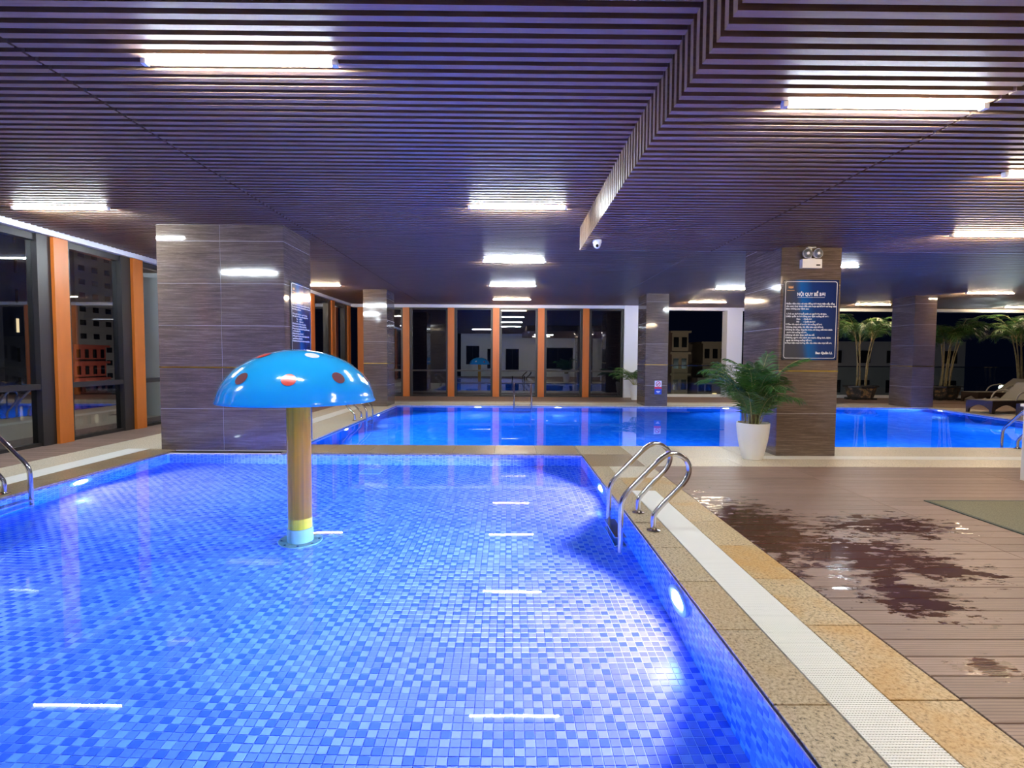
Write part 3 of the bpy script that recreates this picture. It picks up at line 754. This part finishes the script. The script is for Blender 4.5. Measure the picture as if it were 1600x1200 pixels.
# ---- emergency light
em = thing('emergency_light', 'white twin-spot emergency light above the blue rules board', 'emergency light', (4.17, 7.285, 2.62))
M_plastic = mat('ivory_plastic', (.80,.77,.70), .4)
MB().box(-.135, .135, -.075, -.002, 0, .125, .008).build('body', M_plastic, em)
MB().box(.055, .11, -.0765, -.075, .03, .05).build('indicator_panel', M_frame, em)
MB().box(-.05, .05, -.06, -.02, .125, .135).build('neck', M_plastic, em)
for s, tilt in ((-1, 0), (1, 0)):
    h = MB().lathe([(.03, .05), (.06, .0), (.066, -.035), (.060, -.038)], 28, s*.072-.005, -.06, .195, axis='y', cap=False).build('lamp_head', mat('lamp_grey', (.55,.55,.56), .4), em, smooth=True, ang=40)
    MB().lathe([(.060, -.036), (.03, -.022), (.001, -.018)], 24, s*.072-.005, -.06, .195, axis='y').build('reflector', mat('lamp_lens', (.75,.78,.82), .1, .6), h, smooth=True)
    MB().lathe([(.018, -.05), (.018, -.022)], 14, s*.072-.005, -.06, .195, axis='y').build('bulb', M_white, h)
MB().box(-.055, .055, -.06, -.002, .275, .288).box(-.008, .008, -.04, -.02, .13, .276).build('bracket', M_plastic, em)
# ---- dome camera
dc = thing('dome_camera', 'small white dome security camera under the soffit near the step', 'security camera', (1.16, 6.93, L))
MB().lathe([(.001, 0), (.058, 0), (.060, -.03), (.052, -.045)], 28).build('housing', M_white, dc, smooth=True, ang=40)
MB().lathe([(.050, -.043), (.046, -.075), (.030, -.10), (.001, -.112)], 28).build('dome', M_white, dc, smooth=True)
MB().lathe([(.014, 0), (.020, -.012), (.018, -.022), (.001, -.022)], 18, -.008, -.034, -.082, axis='y').build('lens', mat('black_lens', (.01,.01,.012), .1), dc, smooth=True, ang=40)

# ---- small signs on the far column
sg = thing('no_smoking_sign', 'small white no-smoking sign with red ring on slim far column', 'sign', (4.327, 15.008, .575))
MB().box(-.10, .10, -.006, 0, -.07, .165).build('plate', M_white, sg)
M_sred = mat('sign_red', (.70,.02,.05), .4); M_sblue = mat('sign_blue', (.02,.08,.45), .4)
b = MB(); N = 28
v_ = [(.072*math.cos(2*PI*i/N), -.008, .072+.072*math.sin(2*PI*i/N)) for i in range(N)]+[(.054*math.cos(2*PI*i/N), -.008, .072+.054*math.sin(2*PI*i/N)) for i in range(N)]
b.add(v_, [(i, i+N, (i+1) % N+N, (i+1) % N) for i in range(N)]); b.build('ring', M_sred, sg)
MB().prism([(-.048,.030),(-.036,.018),(.050,.110),(.038,.122)], 'y', -.0085, -.006).build('slash', M_sred, sg)
MB().box(-.038, .022, -.0075, -.006, .062, .076).box(.026, .038, -.0075, -.006, .062, .076).build('cigarette', M_frame, sg)
MB().box(-.10, .10, -.0065, -.0055, -.07, -.012).build('red_band', M_sred, sg)
s2 = thing('small_sign', 'small blue sign directly below the no-smoking sign on the slim far column', 'sign', (4.327, 15.008, .43))
MB().box(-.10, .10, -.006, 0, -.085, .07).build('plate', M_sblue, s2)
MB().box(-.05, .06, -.0072, -.006, -.012, .010).box(-.03, .04, -.0072, -.006, -.045, -.028).build('print', M_white, s2)

# ---- drain cover on the pool floor
dr = thing('drain_cover', 'square steel drain cover on the near pool floor beyond the mushroom', 'drain cover', (-1.83, 6.95, NZ))
MB().box(-.13, .13, -.13, .13, .002, .008).build('plate', mat('drain_steel', (.30,.42,.75), .3), dr)
MB().box(-.14, .14, -.14, -.125, .0, .012).box(-.14, .14, .125, .14, .0, .012).box(-.14, -.125, -.125, .125, 0, .012).box(.125, .14, -.125, .125, 0, .012).build('rim', M_white, dr)

# ---- palms
def leaf_mat(name, a, b_):
    m_ = mat(name, rough=.42); lk(m_, ramp(m_, noise(m_, coords(m_), 9, 2), [(.3, a), (.7, b_)]), bsdf(m_).inputs['Base Color']); return m_
M_leaf = leaf_mat('palm_leaf', (.018,.080,.014), (.065,.19,.03)); M_leaf2 = leaf_mat('palm_leaf_far', (.022,.075,.014), (.065,.15,.035))
M_stem = leaf_mat('palm_stem', (.22,.24,.06), (.38,.33,.12)); M_cane = leaf_mat('cane', (.16,.12,.05), (.32,.27,.12))
def frond(base, az, elev, length, droop, nleaf, leaflen, rnd, wl=.02, bare=.3):
    """arched pinnate leaf: rachis curve + paired leaflets"""
    b = MB(); p = Vector(base); pts = [p.copy()]; e = elev; N = 22
    d2 = Vector((math.cos(az), math.sin(az), 0)); sd = Vector((-math.sin(az), math.cos(az), 0)); dirs = []
    for i in range(N):
        d = d2*math.cos(e)+Vector((0, 0, 1))*math.sin(e); dirs.append(d); p = p+d*(length/N); pts.append(p.copy()); e -= droop/N*(.35+1.3*i/N)
    b.tube(pts, [.008*(1-.75*i/N) for i in range(N+1)], 5, 0)
    for k_ in range(nleaf):
        t = bare+(1-bare)*(k_+.5)/nleaf; i = min(int(t*N), N-1); q = pts[i].lerp(pts[i+1], t*N-i); d = dirs[i]
        u = (t-bare)/(1-bare); ll = leaflen*(.55+.9*math.sin(PI*min(u*.85+.12, 1)))*.78
        nrm = sd.cross(d)
        for s in (-1, 1):
            fw = .55+.5*u+rnd.uniform(-.08, .08); dv = (sd*s*math.cos(fw*.8)+d*math.sin(fw*.95)+nrm*rnd.uniform(-.1, .25)*1).normalized()
            w_ = d*wl*.5; tip = q+dv*ll+Vector((0, 0, -ll*.28)); mid = q+dv*ll*.55+Vector((0, 0, -ll*.05))
            b.add([q-w_*.5, q+w_*.5, mid+w_, mid-w_, tip], [(0,1,2,3),(3,2,4)], 1)
    return b
rp = random.Random(11)
pp = thing('potted_palm', 'bushy green palm in a tall white pot left of the rules-board column', 'plant', (3.345, 7.06, .002))
M_potw = mat('white_glazed_pot', (.82,.80,.76), .3)
MB().lathe([(.001, .0), (.125, 0), (.130, .012), (.155, .10), (.187, .25), (.205, .38), (.211, .46), (.211, .497), (.200, .497), (.198, .44), (.001, .43)], 48).build('pot', M_potw, pp, smooth=True, ang=45)
MB().lathe([(.001, .435), (.197, .435), (.197, .445), (.001, .452)], 24).build('soil', mat('soil', (.03,.02,.014), .9), pp)
for i in range(30):
    az = 2*PI*(i*.382)+rp.uniform(-.25, .25); inner = i/30; el = 1.54-.50*inner+rp.uniform(-.05, .05)
    bx, by = .10*math.cos(az), .10*math.sin(az)
    ln_, dp_ = 1.0, rp.uniform(1.0, 1.9)
    if math.cos(az-.75) > .25:
        if i % 2: az += PI; el += .12
        else: el = 1.52; ln_ = .8; dp_ = .5
    frond((bx, by, .44+.28*rp.random()), az, el, ln_*rp.uniform(.72, 1.0)*(1-.12*inner), dp_, 30, .24, rp, .017, .2).build('frond', [M_stem, M_leaf], pp)
for i in range(11):
    az = rp.uniform(0, 6.28); r = rp.uniform(.02, .10); a2 = rp.uniform(0, 6.28)
    MB().tube([(r*math.cos(az), r*math.sin(az), .43), (r*1.3*math.cos(az)+.01*math.cos(a2), r*1.3*math.sin(az), .62), (r*1.7*math.cos(az)+.02*math.cos(a2), r*1.7*math.sin(az), .84)], [.014, .011, .007], 7).build('stem', M_cane, pp, smooth=True)
M_bon = mat('bonsai_pot_glaze', rough=.3)
lk(M_bon, ramp(M_bon, noise(M_bon, coords(M_bon), 7, 3), [(.40, (.020,.022,.022)), (.54, (.055,.05,.045)), (.62, (.30,.17,.08)), (.72, (.10,.11,.05))]), bsdf(M_bon).inputs['Base Color'])
M_potdark = mat('dark_pot', (.022,.022,.024), .3)
def tall_palm(label, loc, seed, ncane, hgt, bias):
    rr = random.Random(seed)
    t = thing('potted_palm', label, 'plant', loc, 0)
    s = .36
    def ngon(r, z, n=8): return [(r*math.cos(2*PI*(i+.5)/n)*1.18, r*math.sin(2*PI*(i+.5)/n)*.8, z) for i in range(n)]
    b = MB(); rings = [ngon(.34, .07), ngon(.36, .10), ngon(.41, .30), ngon(.44, .42)]; v_ = sum(rings, [])
    f = [tuple(range(7, -1, -1))]+[(i*8+k_, i*8+(k_+1) % 8, i*8+8+(k_+1) % 8, i*8+8+k_) for i in range(3) for k_ in range(8)]
    b.add(v_, f); b.build('pot', M_bon, t)
    b = MB(); rings = [ngon(.44, .42), ngon(.50, .43), ngon(.50, .49), ngon(.42, .49), ngon(.41, .45)]; v_ = sum(rings, [])
    f = [(i*8+k_, i*8+(k_+1) % 8, i*8+8+(k_+1) % 8, i*8+8+k_) for i in range(4) for k_ in range(8)]+[tuple(range(32, 40))]
    b.add(v_, f); b.build('pot_rim', M_potdark, t)
    b = MB().box(-.40, .40, -.26, .26, .035, .07)
    for sx in (-1, 1):
        for sy in (-1, 1): b.box(sx*.34-.06, sx*.34+.06, sy*.2-.06, sy*.2+.06, 0, .035)
    b.build('stand', M_potdark, t)
    for c in range(ncane):
        az = 2*PI*c/ncane+rr.uniform(-.4, .4); lean = rr.uniform(.08, .30); h = hgt*rr.uniform(.75, 1.05)
        x0, y0 = .16*math.cos(az), .10*math.sin(az)
        top = Vector((x0+math.cos(az)*lean*h*.6+bias*.1, y0+math.sin(az)*lean*h*.5, .45+h))
        pts = [Vector((x0, y0, .44)).lerp(top, i/8)+Vector((math.cos(az), math.sin(az), 0))*(.05*math.sin(PI*i/8)*-1) for i in range(9)]
        rad = [(.026-.012*i/8)*(1.12 if i % 2 else 1.0) for i in range(9)]
        MB().tube(pts, rad, 8).build('cane', M_cane, t, smooth=True)
        for q in range(5):
            a3 = az+q*1.7+rr.uniform(-.5, .5)
            frond(tuple(pts[-1]), a3, rr.uniform(.95, 1.5), rr.uniform(1.0, 1.5), rr.uniform(1.9, 3.0), 26, .36, rr, .024, .15).build('frond', [M_cane, M_leaf2], t)
    return t
tall_palm('tall multi-stemmed palm in a bonsai pot just right of the rules-board column', (12.28, 18.05, 0), 3, 6, 1.75, 0)
tall_palm('tall multi-stemmed palm in a bonsai pot right of the slim far right column', (15.25, 18.1, 0), 5, 6, 1.60, 1)
tall_palm('tall multi-stemmed palm at the far right edge behind the loungers', (18.2, 18.3, 0), 8, 6, 1.75, -1)
sp = thing('potted_palm', 'small palm in a white pot between the white pier and slim far column', 'plant', (4.25, 17.4, 0))
MB().lathe([(.001, 0), (.12, 0), (.17, .3), (.19, .5), (.175, .5), (.17, .45), (.001, .44)], 32).build('pot', M_potw, sp, smooth=True, ang=45)
for i in range(14):
    az = i*2.4; frond((.03*math.cos(az), .03*math.sin(az), .45), az, 1.3-.5*i/14, .95, 1.4, 16, .28, rp, .03, .3).build('frond', [M_stem, M_leaf], sp)

# ---- wicker loungers
M_wick = mat('brown_wicker', rough=.5)
lk(M_wick, ramp(M_wick, noise(M_wick, coords(M_wick, (60,60,90)), 2, 3), [(.3, (.020,.012,.009)), (.7, (.075,.048,.034))]), bsdf(M_wick).inputs['Base Color'])
M_sling = mat('grey_sling', (.20,.19,.16), .7); M_arm = mat('pale_arm', (.45,.41,.33), .45)
def arch(a0_, a1_, zt, ha, n=10):
    """skirt with an arched cut-out between its two legs, in (u,z)"""
    pts = [(a0_, 0), (a0_+.05, 0)]
    for i in range(n+1):
        t = i/n; u = a0_+.07+(a1_-a0_-.14)*t; pts.append((u, .10+ha*math.sin(PI*t)))
    return pts+[(a1_-.05, 0), (a1_, 0), (a1_, zt), (a0_, zt)]
def lounger(label, loc, rz):
    t = thing('sun_lounger', label, 'sun lounger', loc, rz, 'wicker sun loungers')
    Wd, Ln, zt = .62, 1.95, .33
    MB().prism(arch(0, Wd, zt, .12), 'x', 0, .04).build('end_panel', M_wick, t)
    MB().prism(arch(0, Wd, zt, .12), 'x', Ln-.04, Ln).build('end_panel', M_wick, t)
    for y_ in (0, Wd-.04):
        b = MB(); b.prism(arch(.041, Ln/2, zt, .12), 'y', y_, y_+.04); b.prism(arch(Ln/2, Ln-.041, zt, .12), 'y', y_, y_+.04); b.build('side_panel', M_wick, t)
    MB().box(.04, 1.15, .03, Wd-.03, zt-.03, zt+.012, .006).build('seat', M_sling, t)
    bk_ = MB().prism([(1.15, zt), (1.17, zt-.03), (1.80, zt+.42), (1.78, zt+.45)], 'y', .04, Wd-.04).build('backrest', M_sling, t)
    for y_ in (.02, Wd-.02):
        MB().tube(smooth_path([(.85, y_, zt-.02), (.95, y_, zt+.14), (1.1, y_, zt+.22), (1.35, y_, zt+.24), (1.55, y_, zt+.22)], 5), .018, 8).build('armrest', M_arm, t, smooth=True)
    return t
la = math.radians(14)
lounger('brown wicker sun lounger nearest the slanted pool edge, middle one in view', (12.42, 13.25, 0), la)
lounger('brown wicker sun lounger cut by the right edge, closest to the camera', (12.50, 11.95, 0), la)
lounger('brown wicker sun lounger farthest back, near the glass balustrade', (15.4, 16.95, 0), math.radians(2))

# ---- mat and white cabinet on the deck
dm = thing('door_mat', 'grey-green carpet mat with dark rubber edge on the right deck', 'mat', (4.9, 4.2, 0))
M_mat = mat('mat_pile', rough=.9)
lk(M_mat, ramp(M_mat, noise(M_mat, coords(M_mat), 120, 2), [(.3, (.13,.125,.08)), (.7, (.24,.23,.16))]), bsdf(M_mat).inputs['Base Color'])
MB().box(-.85, .85, -.72, .72, .001, .010, .003).build('pile', M_mat, dm)
b = MB().box(-.88, -.85, -.75, .75, 0, .008).box(.85, .88, -.75, .75, 0, .008).box(-.85, .85, -.75, -.72, 0, .008).box(-.85, .85, .72, .75, 0, .008); b.build('edging', mat('mat_rubber', (.035,.05,.04), .6), dm)
wc = thing('towel_cabinet', 'white cabinet at the right picture edge on the brown deck', 'cabinet', (5.895, 5.40, 0))
MB().box(-.25, .45, -.25, .25, .05, .86).build('body', M_white, wc); MB().box(-.22, .42, -.22, .22, 0, .05).build('plinth', M_frame, wc)
MB().box(-.27, .47, -.27, .27, .86, .89, .006).build('top', M_white, wc)
for x0, x1 in ((-.24, .095), (.105, .44)):
    d_ = MB().box(x0, x1, -.268, -.251, .07, .84).build('door', M_white, wc); MB().box(x1-.05, x1-.035, -.285, -.268, .42, .52).build('handle', M_steel, d_)

# ================================================================= THE CITY OUTSIDE
def building(label, x0, x1, y0, y1, z0, z1, wallm, rows, cols, faces, win, lit=0, seed=1, cornice=True):
    rr = random.Random(seed)
    t = thing('building', label, 'building', ((x0+x1)/2, (y0+y1)/2, z0))
    cx, cy_ = (x0+x1)/2, (y0+y1)/2; hx, hy, hz = (x1-x0)/2, (y1-y0)/2, z1-z0
    MB().box(-hx, hx, -hy, hy, 0, hz).build('wall', wallm, t)
    if cornice:
        b = MB()
        for i in range(rows+1):
            z = hz-(hz-win[2])*i/rows if i < rows else win[2]
            b.box(-hx-.25, hx+.25, -hy-.25, hy+.25, z-.18, z+.04)
        b.build('cornice', wallm, t)
    dz = (hz-win[2])/rows
    for f in faces:
        span = 2*hx if f == 'y' else 2*hy
        du = span/cols
        for r in range(rows):
            for c in range(cols):
                u = -span/2+du*(c+.5); z = win[2]+dz*(r+.48); ww, wh = win[0]/2, win[1]/2
                mm = M_wlit if rr.random() < lit else M_wdark
                if f == 'y': b = MB().box(u-ww, u+ww, -hy-.06, -hy+.02, z-wh, z+wh)
                else: b = MB().box(hx-.02, hx+.06, u-ww, u+ww, z-wh, z+wh)
                b.build('window', mm, t)
    return t
M_wdark = mat('dark_window', (.01,.01,.012), .15); M_wlit = emis('lit_window', (1.0,.72,.38), .6)
M_bgrey = mat('tower_concrete', (.25,.24,.24), .8); M_bred = mat('pink_render', (.50,.26,.20), .8); M_bbeige = mat('beige_render', (.45,.38,.29), .8); M_bblue = mat('blue_tower', (.10,.14,.28), .5)
building('tall grey tower with rows of dark windows seen through the left glass', -74, -64, 78, 88, -25, 40, M_bgrey, 30, 4, ('x', 'y'), (1.1, .8, 4), .0, 2, False)
building('red-lit small building with arched storeys seen through the left glass', -43.5, -40, 48.4, 52.2, -14, 2.4, M_bred, 6, 4, ('x', 'y'), (.40, .8, 7), .05, 3)
building('dark blue tower at the left edge seen through the left glass', -60, -50, 42, 55, -25, 45, M_bblue, 22, 5, ('x',), (.25, 1.4, 4), .25, 4, False)
building('narrow tower with a string of lit windows seen beside the wide column', -66, -60, 92, 98, -25, 36, M_bgrey, 26, 2, ('x',), (.6, .8, 4), .75, 5, False)
building('beige old house with balconies left of the open side, seen over the balustrade', 18.2, 20.0, 58, 64, -14, 4.5, M_bbeige, 7, 2, ('y',), (.55, 1.1, 2), .06, 6)
building('beige house farther right with stepped storeys, seen over the balustrade', 22.4, 25.2, 60, 66, -14, 3.4, M_bbeige, 6, 3, ('y',), (.55, 1.1, 2), .08, 7)
building('low dim house between the two beige houses', 20.4, 22.0, 56, 60, -14, -.6, M_bgrey, 5, 2, ('y',), (.6, .8, 3), .1, 8, False)
building('long dim rendered building behind the bonsai palms', 30, 44, 50, 56, -14, 3.2, M_bgrey, 5, 5, ('y',), (1.2, 1.2, 3), .0, 9, False)
def city_or_added_lamp(p, e, col, label, r=.12):
    t = thing('street_or_added_lamp', label, 'lamp', p, 0)
    MB().lathe([(.001, -r), (r*.7, -r*.7), (r, 0), (r*.7, r*.7), (.001, r)], 14).build('globe', emis('lamp_globe', col, 30), t, smooth=True)
    MB().lathe([(.05, -9), (.04, -r*.9)], 8).build('pole', M_frame, t)
    l = bpy.data.lights.new('lamp_light', 'POINT'); l.energy = e; l.color = col; l.shadow_soft_size = r
    o = bpy.data.objects.new('lamp_light', l); C.objects.link(o); o.parent = t; o.location = (-r*.2, -r*1.6, 0)
city_or_added_lamp((28.6, 30, -.15), 120, (.8,1,.95), 'bright street lamp shining beyond the balustrade at the far right')
city_or_added_lamp((-34, 46, -3.5), 420, (1,.30,.20), 'added red fill lamp in front of the small red-lit building')  # added lamp, gives the small building its red light
city_or_added_lamp((21, 48, -2.5), 260, (1,.85,.62), 'added warm fill lamp in front of the beige houses')  # added to brighten the beige facades, not a known fitting
city_or_added_lamp((-48, 76, -6), 1500, (1,.85,.7), 'added fill lamp at the foot of the grey tower')  # added so the tower shows through the left glass
city_or_added_lamp((36, 40, -3), 160, (.9,.9,1), 'added fill lamp in front of the long dim building')  # added fill for the building behind the palms
